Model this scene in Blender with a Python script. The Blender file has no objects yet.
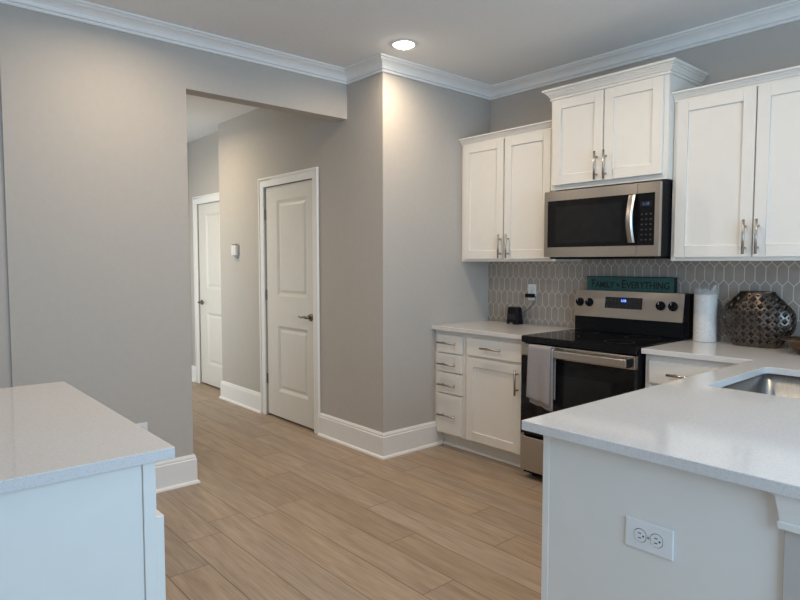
import bpy, bmesh, math, random
from mathutils import Vector, Matrix
random.seed(7)
S = bpy.context.scene
COL = S.collection

# ------------------------------------------------------------------ camera, world, light, exposure
YAW, PITCH = 0.8533, -0.0597
cam_d = bpy.data.cameras.new('camera'); cam = bpy.data.objects.new('camera', cam_d); COL.objects.link(cam)
cam.location = (3.267, -3.8098, 1.3694)
cam.rotation_euler = (math.pi/2 + PITCH, 0, YAW)
cam_d.sensor_fit = 'HORIZONTAL'; cam_d.sensor_width = 36.0
cam_d.lens = 36.0*611.9/800.0
cam_d.clip_start = 0.05
S.camera = cam
S.view_settings.view_transform = 'Standard'
S.view_settings.look = 'None'
S.view_settings.gamma = 1.0
S.view_settings.use_curve_mapping = False
S.view_settings.exposure = 0.07
S.cycles.max_bounces = 8
S.cycles.diffuse_bounces = 5
S.cycles.glossy_bounces = 4
S.cycles.use_denoising = True
S.cycles.sample_clamp_indirect = 6.0

W = bpy.data.worlds.new('daylight'); S.world = W; W.use_nodes = True
W.node_tree.nodes['Background'].inputs[0].default_value = (0.62, 0.78, 1.0, 1)
W.node_tree.nodes['Background'].inputs[1].default_value = 1.2

def area(name, loc, rot, sx, sy, power, col):
    l = bpy.data.lights.new(name, 'AREA'); l.shape = 'RECTANGLE'; l.size = sx; l.size_y = sy
    l.energy = power; l.color = col
    o = bpy.data.objects.new(name, l); COL.objects.link(o); o.location = loc; o.rotation_euler = rot
    return o
PI = math.pi
SIDE_WINDOW_POWER, REAR_WINDOW_POWER, HALL_DAY_POWER, CAN_POWER, HALL_CAN_POWER = 56, 8, 17.5, 7.5, 12
# daylight through the window openings of the living room behind and beside the camera
area('side_window_daylight', (4.36, -2.6, 1.55), (PI/2, 0, PI/2), 2.6, 1.5, SIDE_WINDOW_POWER, (0.45, 0.73, 1.0))
area('rear_window_daylight', (2.6, -8.35, 1.35), (PI/2, 0, 0), 3.2, 1.9, REAR_WINDOW_POWER, (1.0, 0.92, 0.78))
# daylight through the entry at the near end of the hall
hd_l = area('hall_entry_daylight', (-2.95, -3.05, 1.25), (PI/2, 0, 0.02), 0.8, 1.8, HALL_DAY_POWER, (0.84, 0.95, 1.0)); hd_l.data.spread = math.radians(130)

# ------------------------------------------------------------------ materials
def mat(name, color=(0.8, 0.8, 0.8), rough=0.5, metal=0.0, spec=0.5, emit=None, estr=0.0):
    m = bpy.data.materials.new(name); m.use_nodes = True
    b = m.node_tree.nodes['Principled BSDF']
    b.inputs['Base Color'].default_value = (*color, 1); b.inputs['Roughness'].default_value = rough
    b.inputs['Metallic'].default_value = metal; b.inputs['Specular IOR Level'].default_value = spec
    if emit: b.inputs['Emission Color'].default_value = (*emit, 1); b.inputs['Emission Strength'].default_value = estr
    return m
def nd(m, t, **kw):
    n = m.node_tree.nodes.new(t)
    for k, v in kw.items(): setattr(n, k, v)
    return n
def lk(m, a, b): m.node_tree.links.new(a, b)
def bsdf(m): return m.node_tree.nodes['Principled BSDF']
def mth(m, op, a, b=None, c=None):
    n = nd(m, 'ShaderNodeMath', operation=op)
    for i, v in enumerate((a, b, c)):
        if v is None: continue
        if isinstance(v, (int, float)): n.inputs[i].default_value = v
        else: lk(m, v, n.inputs[i])
    return n.outputs[0]
def noisy(m, c1, c2, scale, stretch=(1, 1, 1), lo=0.35, hi=0.65, detail=4.0, bump=0.0, dist=0.001):
    tc = nd(m, 'ShaderNodeTexCoord'); mp = nd(m, 'ShaderNodeMapping'); mp.inputs['Scale'].default_value = stretch
    g = nd(m, 'ShaderNodeNewGeometry')
    lk(m, g.outputs['Position'], mp.inputs['Vector'])
    n = nd(m, 'ShaderNodeTexNoise'); n.inputs['Scale'].default_value = scale; n.inputs['Detail'].default_value = detail
    lk(m, mp.outputs[0], n.inputs['Vector'])
    r = nd(m, 'ShaderNodeValToRGB'); e = r.color_ramp.elements
    e[0].position, e[1].position = lo, hi; e[0].color = (*c1, 1); e[1].color = (*c2, 1)
    lk(m, n.outputs[0], r.inputs[0]); lk(m, r.outputs[0], bsdf(m).inputs['Base Color'])
    if bump:
        bp = nd(m, 'ShaderNodeBump'); bp.inputs['Strength'].default_value = bump; bp.inputs['Distance'].default_value = dist
        lk(m, n.outputs[0], bp.inputs['Height']); lk(m, bp.outputs[0], bsdf(m).inputs['Normal'])
    return m

WALL = mat('wall_paint', rough=0.85, spec=0.25); noisy(WALL, (0.482, 0.450, 0.414), (0.494, 0.462, 0.425), 30, bump=0.05)
CEIL = mat('ceiling_paint', rough=0.9, spec=0.2); noisy(CEIL, (0.79, 0.79, 0.785), (0.81, 0.81, 0.805), 40, bump=0.05)
TRIM = mat('white_trim_paint', rough=0.38); noisy(TRIM, (0.82, 0.815, 0.80), (0.835, 0.83, 0.815), 15)
CAB = mat('white_cabinet_paint', rough=0.36); noisy(CAB, (0.76, 0.735, 0.69), (0.775, 0.75, 0.705), 12)
DOORP = mat('white_door_paint', rough=0.36); noisy(DOORP, (0.70, 0.675, 0.625), (0.715, 0.69, 0.64), 12)
QUARTZ = mat('speckled_white_quartz', rough=0.07, spec=0.65)
def quartz(m):
    g = nd(m, 'ShaderNodeNewGeometry')
    v = nd(m, 'ShaderNodeTexVoronoi'); v.inputs['Scale'].default_value = 420; lk(m, g.outputs['Position'], v.inputs['Vector'])
    n = nd(m, 'ShaderNodeTexNoise'); n.inputs['Scale'].default_value = 160; n.inputs['Detail'].default_value = 3; lk(m, g.outputs['Position'], n.inputs['Vector'])
    sx = nd(m, 'ShaderNodeSeparateColor'); lk(m, v.outputs['Color'], sx.inputs[0])
    s = mth(m, 'ADD', mth(m, 'MULTIPLY', sx.outputs[0], 0.6), mth(m, 'MULTIPLY', n.outputs[0], 0.6))
    r = nd(m, 'ShaderNodeValToRGB'); e = r.color_ramp.elements
    e[0].position, e[0].color = 0.25, (0.57, 0.55, 0.54, 1); e[1].position, e[1].color = 0.62, (0.67, 0.65, 0.64, 1)
    lk(m, s, r.inputs[0]); lk(m, r.outputs[0], bsdf(m).inputs['Base Color'])
quartz(QUARTZ)
STEEL = mat('brushed_stainless', rough=0.28, metal=1.0); noisy(STEEL, (0.44, 0.415, 0.385), (0.50, 0.47, 0.44), 60, stretch=(0.6, 0.6, 14), detail=2)
SINKM = mat('sink_stainless', rough=0.36, metal=1.0); noisy(SINKM, (0.36, 0.355, 0.345), (0.43, 0.425, 0.415), 60, stretch=(3, 3, 0.4), detail=2)
NICKEL = mat('satin_nickel', rough=0.32, metal=1.0); noisy(NICKEL, (0.40, 0.385, 0.365), (0.46, 0.44, 0.42), 90)
BRONZE = mat('dark_nickel', rough=0.3, metal=1.0); noisy(BRONZE, (0.22, 0.20, 0.18), (0.27, 0.25, 0.22), 90)
BLACK = mat('black_enamel', (0.012, 0.012, 0.013), rough=0.32, spec=0.05); noisy(BLACK, (0.010, 0.010, 0.011), (0.014, 0.014, 0.015), 50)
bsdf(STEEL).inputs['Anisotropic'].default_value = 0.75
_t = nd(STEEL, 'ShaderNodeTangent', direction_type='RADIAL', axis='Z'); bsdf(STEEL).inputs['Anisotropic Rotation'].default_value = 0.25; lk(STEEL, _t.outputs[0], bsdf(STEEL).inputs['Tangent'])
GLASSB = mat('black_glass', rough=0.06, spec=0.22); noisy(GLASSB, (0.006, 0.006, 0.007), (0.008, 0.008, 0.009), 20)
GLASSG = mat('smoked_oven_glass', rough=0.12, spec=0.22); noisy(GLASSG, (0.012, 0.012, 0.013), (0.016, 0.016, 0.017), 20)
SCREEN = mat('display_black', rough=0.2); noisy(SCREEN, (0.008, 0.008, 0.012), (0.012, 0.012, 0.016), 20)
DIGIT = mat('blue_digits', (0.05, 0.1, 0.6), emit=(0.10, 0.22, 1.0), estr=3.0); 
DIGITDIM = mat('dim_blue_digits', (0.05, 0.1, 0.3), emit=(0.25, 0.38, 0.8), estr=0.15)
KEYM = mat('grey_key_marks', rough=0.5); noisy(KEYM, (0.03, 0.03, 0.033), (0.04, 0.04, 0.043), 50)
TEAL = mat('teal_painted_wood', rough=0.7); noisy(TEAL, (0.020, 0.085, 0.077), (0.035, 0.12, 0.107), 40, stretch=(1, 1, 8), bump=0.1)
INK = mat('black_ink', rough=0.7); noisy(INK, (0.006, 0.007, 0.008), (0.012, 0.013, 0.014), 50)
TOWEL = mat('grey_terry_cloth', rough=0.95, spec=0.1); noisy(TOWEL, (0.27, 0.25, 0.25), (0.34, 0.315, 0.315), 260, bump=0.5, dist=0.002)
PAPER = mat('paper_towel_white', rough=0.8, spec=0.2); noisy(PAPER, (0.66, 0.64, 0.61), (0.70, 0.68, 0.65), 120, bump=0.05)
CARD = mat('cardboard_core', rough=0.9); noisy(CARD, (0.30, 0.22, 0.14), (0.36, 0.27, 0.18), 80)
PLASTIC = mat('white_plastic', rough=0.35); noisy(PLASTIC, (0.76, 0.76, 0.76), (0.78, 0.78, 0.78), 20)
GREYP = mat('grey_plastic', rough=0.45); noisy(GREYP, (0.36, 0.37, 0.36), (0.40, 0.41, 0.40), 30)
BROWNP = mat('brown_plastic', rough=0.5); noisy(BROWNP, (0.16, 0.12, 0.05), (0.2, 0.15, 0.07), 30)
CORD = mat('grey_cord', rough=0.5); noisy(CORD, (0.06, 0.06, 0.065), (0.08, 0.08, 0.085), 60)
GUN = mat('gunmetal_bronze', rough=0.27, metal=1.0); noisy(GUN, (0.075, 0.060, 0.050), (0.16, 0.14, 0.125), 35, lo=0.3, hi=0.7)
COPPER = mat('hammered_bronze', rough=0.33, metal=1.0); noisy(COPPER, (0.12, 0.08, 0.055), (0.22, 0.15, 0.105), 60, bump=0.6, dist=0.003)
LAMPM = mat('lit_lamp_lens', (1, 1, 1), emit=(1.0, 0.90, 0.76), estr=45)
LAMPM2 = mat('lit_lamp_lens_soft', (1, 1, 1), emit=(1.0, 0.90, 0.76), estr=14)
SHADOWGAP = mat('dark_cavity', rough=0.9); noisy(SHADOWGAP, (0.03, 0.03, 0.03), (0.04, 0.04, 0.04), 20)
# clear film
FILM = mat('clear_film', (0.9, 0.9, 0.9), rough=0.15)
def film(m):
    b = bsdf(m); out = [n for n in m.node_tree.nodes if n.type == 'OUTPUT_MATERIAL'][0]
    t = nd(m, 'ShaderNodeBsdfTransparent'); mx = nd(m, 'ShaderNodeMixShader')
    g = nd(m, 'ShaderNodeNewGeometry'); n = nd(m, 'ShaderNodeTexNoise'); n.inputs['Scale'].default_value = 14; lk(m, g.outputs['Position'], n.inputs['Vector'])
    mr = nd(m, 'ShaderNodeMapRange'); mr.inputs[1].default_value = .35; mr.inputs[2].default_value = .7; mr.inputs[3].default_value = .1; mr.inputs[4].default_value = .34
    lk(m, n.outputs[0], mr.inputs[0]); lk(m, mr.outputs[0], mx.inputs[0]); lk(m, t.outputs[0], mx.inputs[1]); lk(m, b.outputs[0], mx.inputs[2]); lk(m, mx.outputs[0], out.inputs[0])
film(FILM)

# oak plank floor, boards run along X
FLOORM = mat('oak_plank_floor', rough=0.42)
def floor_mat(m):
    PW, PL = 0.185, 1.22
    g = nd(m, 'ShaderNodeNewGeometry'); s = nd(m, 'ShaderNodeSeparateXYZ'); lk(m, g.outputs['Position'], s.inputs[0])
    yy = mth(m, 'DIVIDE', mth(m, 'ADD', s.outputs[1], 2.31 + PW*40), PW)
    row = mth(m, 'FLOOR', yy); fy = mth(m, 'FRACT', yy)
    wn = nd(m, 'ShaderNodeTexWhiteNoise', noise_dimensions='1D'); lk(m, row, wn.inputs['W'])
    xx = mth(m, 'DIVIDE', mth(m, 'ADD', s.outputs[0], mth(m, 'ADD', mth(m, 'MULTIPLY', wn.outputs['Value'], PL), 30.0)), PL)
    colm = mth(m, 'FLOOR', xx); fx = mth(m, 'FRACT', xx)
    cv = nd(m, 'ShaderNodeCombineXYZ'); lk(m, colm, cv.inputs[0]); lk(m, row, cv.inputs[1])
    pn = nd(m, 'ShaderNodeTexWhiteNoise', noise_dimensions='2D'); lk(m, cv.outputs[0], pn.inputs['Vector'])
    # grain
    gv = nd(m, 'ShaderNodeCombineXYZ'); lk(m, mth(m, 'MULTIPLY', s.outputs[0], 0.9), gv.inputs[0]); lk(m, mth(m, 'MULTIPLY', s.outputs[1], 9.0), gv.inputs[1]); lk(m, mth(m, 'MULTIPLY', pn.outputs['Value'], 37.0), gv.inputs[2])
    n1 = nd(m, 'ShaderNodeTexNoise'); n1.inputs['Scale'].default_value = 2.2; n1.inputs['Detail'].default_value = 6; n1.inputs['Distortion'].default_value = 1.2; lk(m, gv.outputs[0], n1.inputs['Vector'])
    gv2 = nd(m, 'ShaderNodeCombineXYZ'); lk(m, mth(m, 'MULTIPLY', s.outputs[0], 3.0), gv2.inputs[0]); lk(m, mth(m, 'MULTIPLY', s.outputs[1], 70.0), gv2.inputs[1]); lk(m, pn.outputs['Value'], gv2.inputs[2])
    n2 = nd(m, 'ShaderNodeTexNoise'); n2.inputs['Scale'].default_value = 2.0; n2.inputs['Detail'].default_value = 4; lk(m, gv2.outputs[0], n2.inputs['Vector'])
    f = mth(m, 'ADD', mth(m, 'MULTIPLY', n1.outputs[0], 0.52), mth(m, 'MULTIPLY', n2.outputs[0], 0.48))
    r = nd(m, 'ShaderNodeValToRGB'); e = r.color_ramp.elements
    e[0].position, e[0].color = 0.30, (0.245, 0.172, 0.115, 1); e[1].position, e[1].color = 0.70, (0.45, 0.34, 0.245, 1)
    k = r.color_ramp.elements.new(0.5); k.color = (0.355, 0.26, 0.182, 1)
    lk(m, f, r.inputs[0])
    hs = nd(m, 'ShaderNodeHueSaturation'); lk(m, r.outputs[0], hs.inputs['Color'])
    lk(m, mth(m, 'ADD', mth(m, 'MULTIPLY', pn.outputs['Value'], 0.16), 0.90), hs.inputs['Value'])
    sp = nd(m, 'ShaderNodeSeparateColor'); lk(m, pn.outputs['Color'], sp.inputs[0])
    lk(m, mth(m, 'ADD', mth(m, 'MULTIPLY', sp.outputs[1], 0.16), 0.82), hs.inputs['Saturation'])
    ey = mth(m, 'MULTIPLY', mth(m, 'MINIMUM', fy, mth(m, 'SUBTRACT', 1.0, fy)), PW)
    ex = mth(m, 'MULTIPLY', mth(m, 'MINIMUM', fx, mth(m, 'SUBTRACT', 1.0, fx)), PL)
    ed = mth(m, 'MINIMUM', ex, ey)
    mr = nd(m, 'ShaderNodeMapRange'); mr.inputs[1].default_value = 0.0008; mr.inputs[2].default_value = 0.003; lk(m, ed, mr.inputs[0])
    mx = nd(m, 'ShaderNodeMix', data_type='RGBA'); mx.inputs['A'].default_value = (0.13, 0.085, 0.055, 1)
    lk(m, mr.outputs[0], mx.inputs['Factor']); lk(m, hs.outputs[0], mx.inputs['B']); lk(m, mx.outputs['Result'], bsdf(m).inputs['Base Color'])
    bp = nd(m, 'ShaderNodeBump'); bp.inputs['Strength'].default_value = 0.35; bp.inputs['Distance'].default_value = 0.002
    lk(m, mth(m, 'ADD', mr.outputs[0], mth(m, 'MULTIPLY', n2.outputs[0], 0.25)), bp.inputs['Height']); lk(m, bp.outputs[0], bsdf(m).inputs['Normal'])
floor_mat(FLOORM)

# grey picket (elongated hexagon) tile with light grout, on an X-Z wall
TILE = mat('grey_picket_tile', rough=0.22)
def tile_mat(m):
    w, pp = 0.0556, 0.104; k = 1.0; c = pp/2 + k*w/4
    g = nd(m, 'ShaderNodeNewGeometry'); s = nd(m, 'ShaderNodeSeparateXYZ'); lk(m, g.outputs['Position'], s.inputs[0])
    def lat(dx, dz):
        xa = mth(m, 'PINGPONG', mth(m, 'ADD', s.outputs[0], dx + 20*w), w/2)
        za = mth(m, 'PINGPONG', mth(m, 'ADD', s.outputs[2], dz + 20*2*pp), pp)
        a = mth(m, 'SUBTRACT', w/2, xa)
        b = mth(m, 'DIVIDE', mth(m, 'SUBTRACT', mth(m, 'SUBTRACT', c, za), mth(m, 'MULTIPLY', xa, k)), math.sqrt(1 + k*k))
        return mth(m, 'MINIMUM', a, b)
    ox, oz = -1.8355, -1.310
    e = mth(m, 'MAXIMUM', lat(ox, oz), lat(ox + w/2, oz + pp))
    mr = nd(m, 'ShaderNodeMapRange'); mr.inputs[1].default_value = 0.0014; mr.inputs[2].default_value = 0.0026; lk(m, e, mr.inputs[0])
    n = nd(m, 'ShaderNodeTexNoise'); n.inputs['Scale'].default_value = 14; lk(m, g.outputs['Position'], n.inputs['Vector'])
    r = nd(m, 'ShaderNodeValToRGB'); el = r.color_ramp.elements
    el[0].position, el[0].color = .3, (0.315, 0.272, 0.23, 1); el[1].position, el[1].color = .7, (0.37, 0.325, 0.278, 1)
    lk(m, n.outputs[0], r.inputs[0])
    mx = nd(m, 'ShaderNodeMix', data_type='RGBA'); mx.inputs['A'].default_value = (0.62, 0.58, 0.53, 1)
    lk(m, mr.outputs[0], mx.inputs['Factor']); lk(m, r.outputs[0], mx.inputs['B']); lk(m, mx.outputs['Result'], bsdf(m).inputs['Base Color'])
    m2 = nd(m, 'ShaderNodeMapRange'); m2.inputs[1].default_value = 0; m2.inputs[2].default_value = 0.005; lk(m, e, m2.inputs[0])
    bp = nd(m, 'ShaderNodeBump'); bp.inputs['Strength'].default_value = 0.6; bp.inputs['Distance'].default_value = 0.002
    lk(m, m2.outputs[0], bp.inputs['Height']); lk(m, bp.outputs[0], bsdf(m).inputs['Normal'])
    mx2 = mth(m, 'SUBTRACT', 0.75, mth(m, 'MULTIPLY', mr.outputs[0], 0.5)); lk(m, mx2, bsdf(m).inputs['Roughness'])
tile_mat(TILE)

# ------------------------------------------------------------------ mesh helpers (all shapes are given in room coordinates)
WLOC = {}
def finish(name, bm, m, parent=None, bevel=0.0, smooth=False, solid=0.0, loc=None, seg=2):
    """link a bmesh as ONE mesh object; its origin sits at loc (top level) or at the parent's origin"""
    me = bpy.data.meshes.new(name)
    bmesh.ops.remove_doubles(bm, verts=bm.verts, dist=1e-6)
    bmesh.ops.recalc_face_normals(bm, faces=bm.faces)
    base = WLOC[parent.name] if parent else Vector(loc or (0, 0, 0))
    bmesh.ops.translate(bm, verts=bm.verts, vec=-base)
    bm.to_mesh(me); bm.free()
    me.materials.append(m)
    o = bpy.data.objects.new(name, me); COL.objects.link(o)
    if parent: o.parent = parent; 
    else: o.location = base
    WLOC[o.name] = base
    if smooth:
        for p in me.polygons: p.use_smooth = True
    if solid:
        md = o.modifiers.new('solidify', 'SOLIDIFY'); md.thickness = solid; md.offset = 0
    if bevel:
        md = o.modifiers.new('bevel', 'BEVEL'); md.width = bevel; md.segments = seg; md.limit_method = 'ANGLE'; md.angle_limit = math.radians(40)
    return o
def thing(name, label, cat, loc, group=None):
    o = bpy.data.objects.new(name, None); COL.objects.link(o); o.location = loc; o.empty_display_size = 0.05
    WLOC[o.name] = Vector(loc); return tag(o, label, cat, group)
def tag(o, label, cat, group=None):
    o['label'] = label; o['category'] = cat
    if group: o['group'] = group
    return o
def struct(o): o['kind'] = 'structure'; return o
def NB(): return bmesh.new()
def box(bm, x0, x1, y0, y1, z0, z1):
    vs = [bm.verts.new((x, y, z)) for x in (x0, x1) for y in (y0, y1) for z in (z0, z1)]
    for f in ((0, 1, 3, 2), (4, 6, 7, 5), (0, 4, 5, 1), (2, 3, 7, 6), (0, 2, 6, 4), (1, 5, 7, 3)): bm.faces.new([vs[i] for i in f])
    return vs
def tube(bm, p0, p1, r, n=12, r1=None, cap=True):
    p0, p1 = Vector(p0), Vector(p1); d = (p1 - p0).normalized()
    a = d.orthogonal().normalized(); b = d.cross(a); r1 = r if r1 is None else r1
    A = [bm.verts.new(p0 + r*(a*math.cos(t) + b*math.sin(t))) for t in [2*PI*i/n for i in range(n)]]
    B = [bm.verts.new(p1 + r1*(a*math.cos(t) + b*math.sin(t))) for t in [2*PI*i/n for i in range(n)]]
    for i in range(n): bm.faces.new((A[i], A[(i+1) % n], B[(i+1) % n], B[i]))
    if cap: bm.faces.new(A[::-1]); bm.faces.new(B)
def path_tube(bm, pts, r, n=8):
    pts = [Vector(p) for p in pts]; rings = []
    ref = None
    for i, p in enumerate(pts):
        d = (pts[min(i+1, len(pts)-1)] - pts[max(i-1, 0)]).normalized()
        if ref is None: ref = d.orthogonal().normalized()
        a = (ref - d*ref.dot(d)).normalized(); ref = a; b = d.cross(a)
        rr = r[i] if isinstance(r, (list, tuple)) else r
        rings.append([bm.verts.new(p + rr*(a*math.cos(2*PI*k/n) + b*math.sin(2*PI*k/n))) for k in range(n)])
    for A, B in zip(rings, rings[1:]):
        for k in range(n): bm.faces.new((A[k], A[(k+1) % n], B[(k+1) % n], B[k]))
    bm.faces.new(rings[0][::-1]); bm.faces.new(rings[-1])
def lathe(bm, cx, cy, prof, n=32, sy=1.0, cap=True):
    rings = []
    for r, z in prof: rings.append([bm.verts.new((cx + r*math.cos(2*PI*k/n), cy + sy*r*math.sin(2*PI*k/n), z)) for k in range(n)])
    for A, B in zip(rings, rings[1:]):
        for k in range(n): bm.faces.new((A[k], A[(k+1) % n], B[(k+1) % n], B[k]))
    if cap: bm.faces.new(rings[0][::-1]); bm.faces.new(rings[-1])
def sweep(bm, path, prof):
    """sweep a closed profile [(out, z)] along a horizontal polyline; 'out' is to the right of travel, corners mitred"""
    P = [Vector(p) for p in path]; D = [(b - a).normalized() for a, b in zip(P, P[1:])]
    R = [Vector((d.y, -d.x)) for d in D]; rings = []
    for i, p in enumerate(P):
        if i == 0: off = R[0]
        elif i == len(P)-1: off = R[-1]
        else: off = (R[i-1] + R[i]) / (1 + R[i-1].dot(R[i]))
        rings.append([bm.verts.new((p.x + off.x*o, p.y + off.y*o, z)) for o, z in prof])
    n = len(prof)
    for A, B in zip(rings, rings[1:]):
        for k in range(n): bm.faces.new((A[k], A[(k+1) % n], B[(k+1) % n], B[k]))
    bm.faces.new(rings[0][::-1]); bm.faces.new(rings[-1])
def front(M, u, v, z):
    """u along the face, v outward, z up"""
    return M @ Vector((u, v, z))
def face_south(y): return Matrix(((1, 0, 0, 0), (0, -1, 0, y), (0, 0, 1, 0), (0, 0, 0, 1)))      # faces -Y
def face_north(y): return Matrix(((1, 0, 0, 0), (0, 1, 0, y), (0, 0, 1, 0), (0, 0, 0, 1)))       # faces +Y
def face_west(x): return Matrix(((0, -1, 0, x), (1, 0, 0, 0), (0, 0, 1, 0), (0, 0, 0, 1)))       # faces -X
def face_east(x): return Matrix(((0, 1, 0, x), (1, 0, 0, 0), (0, 0, 1, 0), (0, 0, 0, 1)))        # faces +X
def fbox(bm, M, u0, u1, v0, v1, z0, z1):
    vs = box(bm, u0, u1, v0, v1, z0, z1)
    for v in vs: v.co = M @ v.co
def nest(bm, M, u0, u1, z0, z1, steps):
    """panel sunk in a frame: rings of (inset, v)"""
    rings = []
    for ins, v in steps:
        rings.append([bm.verts.new(M @ Vector(q)) for q in ((u0+ins, v, z0+ins), (u1-ins, v, z0+ins), (u1-ins, v, z1-ins), (u0+ins, v, z1-ins))])
    for A, B in zip(rings, rings[1:]):
        for k in range(4): bm.faces.new((A[k], A[(k+1) % 4], B[(k+1) % 4], B[k]))
    bm.faces.new(rings[-1])
def shaker(bm, M, u0, u1, z0, z1, t=0.02, rail=0.06, sink=0.009):
    fbox(bm, M, u0, u0+rail, 0, t, z0, z1); fbox(bm, M, u1-rail, u1, 0, t, z0, z1)
    fbox(bm, M, u0+rail, u1-rail, 0, t, z0, z0+rail); fbox(bm, M, u0+rail, u1-rail, 0, t, z1-rail, z1)
    nest(bm, M, u0+rail, u1-rail, z0+rail, z1-rail, ((0, t), (0.003, t-sink), ))
def panel_door(bm, M, u0, u1, z0, z1, holes, t=0.035):
    """interior door with moulded panels; holes = [(a0,a1,b0,b1)] stacked bottom to top, same u"""
    a0, a1 = holes[0][0], holes[0][1]
    fbox(bm, M, u0, a0, 0, t, z0, z1); fbox(bm, M, a1, u1, 0, t, z0, z1)
    zz = [z0] + [v for h in holes for v in (h[2], h[3])] + [z1]
    for i in range(0, len(zz), 2): fbox(bm, M, a0, a1, 0, t, zz[i], zz[i+1])
    for h in holes: nest(bm, M, h[0], h[1], h[2], h[3], ((0, t), (0.006, t-0.003), (0.024, t-0.013), (0.034, t-0.013), (0.054, t-0.006)))
def pull(bm, M, uc, zc, length, vertical, out=0.034, r=0.0068, foot=None):
    """bar pull with two posts; M face, v=0 at the face"""
    h = length/2; q = foot or h*0.62
    def P(s, v): return M @ (Vector((uc, v, zc + s)) if vertical else Vector((uc + s, v, zc)))
    tube(bm, P(-h, out), P(h, out), r)
    for s in (-q, q): tube(bm, P(s, 0), P(s, out), r*0.8)
def slab(bm, outer, holes, z0, z1):
    def loop(pts, z): return [bm.verts.new((x, y, z)) for x, y in pts]
    top = [loop(outer, z1)] + [loop(h, z1) for h in holes]; bot = [loop(outer, z0)] + [loop(h, z0) for h in holes]
    for L in (top, bot):
        es = []
        for r in L:
            for i in range(len(r)): es.append(bm.edges.new((r[i], r[(i+1) % len(r)])))
        bmesh.ops.triangle_fill(bm, use_beauty=True, use_dissolve=False, edges=es)
    for t, b in zip(top, bot):
        for i in range(len(t)): bm.faces.new((t[i], t[(i+1) % len(t)], b[(i+1) % len(t)], b[i]))
def rrect(x0, x1, y0, y1, r, n=5):
    pts = []
    for cx, cy, a in ((x1-r, y1-r, 0), (x0+r, y1-r, 90), (x0+r, y0+r, 180), (x1-r, y0+r, 270)):
        for i in range(n+1):
            t = math.radians(a + 90*i/n); pts.append((cx + r*math.cos(t), cy + r*math.sin(t)))
    return pts
def text_mesh(s, size, M, m, name, parent, offset=0.0, extrude=0.0006, sx=1.0):
    cu = bpy.data.curves.new(name, 'FONT'); cu.body = s; cu.size = size; cu.offset = offset; cu.extrude = extrude
    t = bpy.data.objects.new('text_source', cu); COL.objects.link(t)
    dg = bpy.context.evaluated_depsgraph_get(); dg.update()
    me = bpy.data.meshes.new_from_object(t.evaluated_get(dg)); bpy.data.objects.remove(t); bpy.data.curves.remove(cu)
    bm = bmesh.new(); bm.from_mesh(me); bpy.data.meshes.remove(me)
    for v in bm.verts: v.co = M @ Vector((v.co.x*sx, v.co.z, v.co.y))
    w = max((v.co.x for v in bm.verts), default=0)
    finish(name, bm, m, parent)
    return w

# ------------------------------------------------------------------ the room
H = 2.751          # ceiling
A = -0.41          # kitchen face of the wall with the opening
D1 = -1.1145       # pantry wall
FY = -0.97         # hall far wall
struct(finish('floor', (lambda b: (box(b, -3.9, 4.6, -8.6, 0.2, -0.1, 0), b)[1])(NB()), FLOORM))
struct(finish('ceiling', (lambda b: (box(b, -3.9, 4.6, -8.6, 0.2, H, H+0.1), b)[1])(NB()), CEIL))
def wall(name, *boxes, m=WALL):
    b = NB()
    for q in boxes: box(b, *q)
    return struct(finish(name, b, m))
wall('wall_back', (0, 4.4, 0, 0.12, 0, H))
wall('wall_alcove', (-0.12, 0, D1, 0.12, 0, H))
DX0, DX1, DZ = -1.66, -0.868, 2.045            # pantry door opening
wall('wall_pantry', (DX1, -0.12, D1, D1+0.12, 0, H), (-2.57, DX0, D1, D1+0.12, 0, H), (DX0, DX1, D1, D1+0.12, DZ, H),
     (-2.57, -2.45, D1+0.12, FY, 0, H))
FX0, FX1 = -3.46, -2.70
wall('wall_hall_far', (-3.8, FX0, FY, FY+0.12, 0, H), (FX1, -2.48, FY, FY+0.12, 0, H), (FX0, FX1, FY, FY+0.12, 2.035, H))
wall('wall_hall_end', (-3.8, -3.68, -3.26, FY, 0, H))
wall('wall_living', (-0.53, A-0.015, -8.5, -3.26, 0, H))
wall('wall_opening', (-0.53, A, -3.26, -2.312, 0, H), (-0.53, A, -2.312, D1, 2.421, H))
wall('wall_left', (-3.8, -0.53, -3.26, -3.14, 0, H))
wall('wall_right', (4.4, 4.52, -1.2, 0.12, 0, H), (4.4, 4.52, -8.5, -4.0, 0, H), (4.4, 4.52, -4.0, -1.2, 2.4, H), (4.4, 4.52, -4.0, -1.2, 0, 0.7))
wall('wall_rear', (-0.53, 0.9, -8.6, -8.48, 0, H), (4.3, 4.52, -8.6, -8.48, 0, H), (0.9, 4.3, -8.6, -8.48, 2.35, H), (0.9, 4.3, -8.6, -8.48, 0, 0.3))

# crown moulding around the kitchen ceiling
CR = [(0, H-0.085), (0.014, H-0.085), (0.014, H-0.073), (0.009, H-0.0715), (0.009, H-0.068), (0.020, H-0.066), (0.020, H-0.060), (0.024, H-0.048), (0.033, H-0.036),
      (0.047, H-0.026), (0.065, H-0.020), (0.065, H-0.0165), (0.072, H-0.0155), (0.072, H-0.012), (0.087, H-0.011), (0.087, H), (0, H)]
b = NB(); sweep(b, [(A-0.015, -8.4), (A-0.015, -3.28), (A, -3.245), (A, D1), (0, D1), (0, 0), (4.4, 0)], CR); struct(finish('trim_1', b, TRIM))
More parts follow.
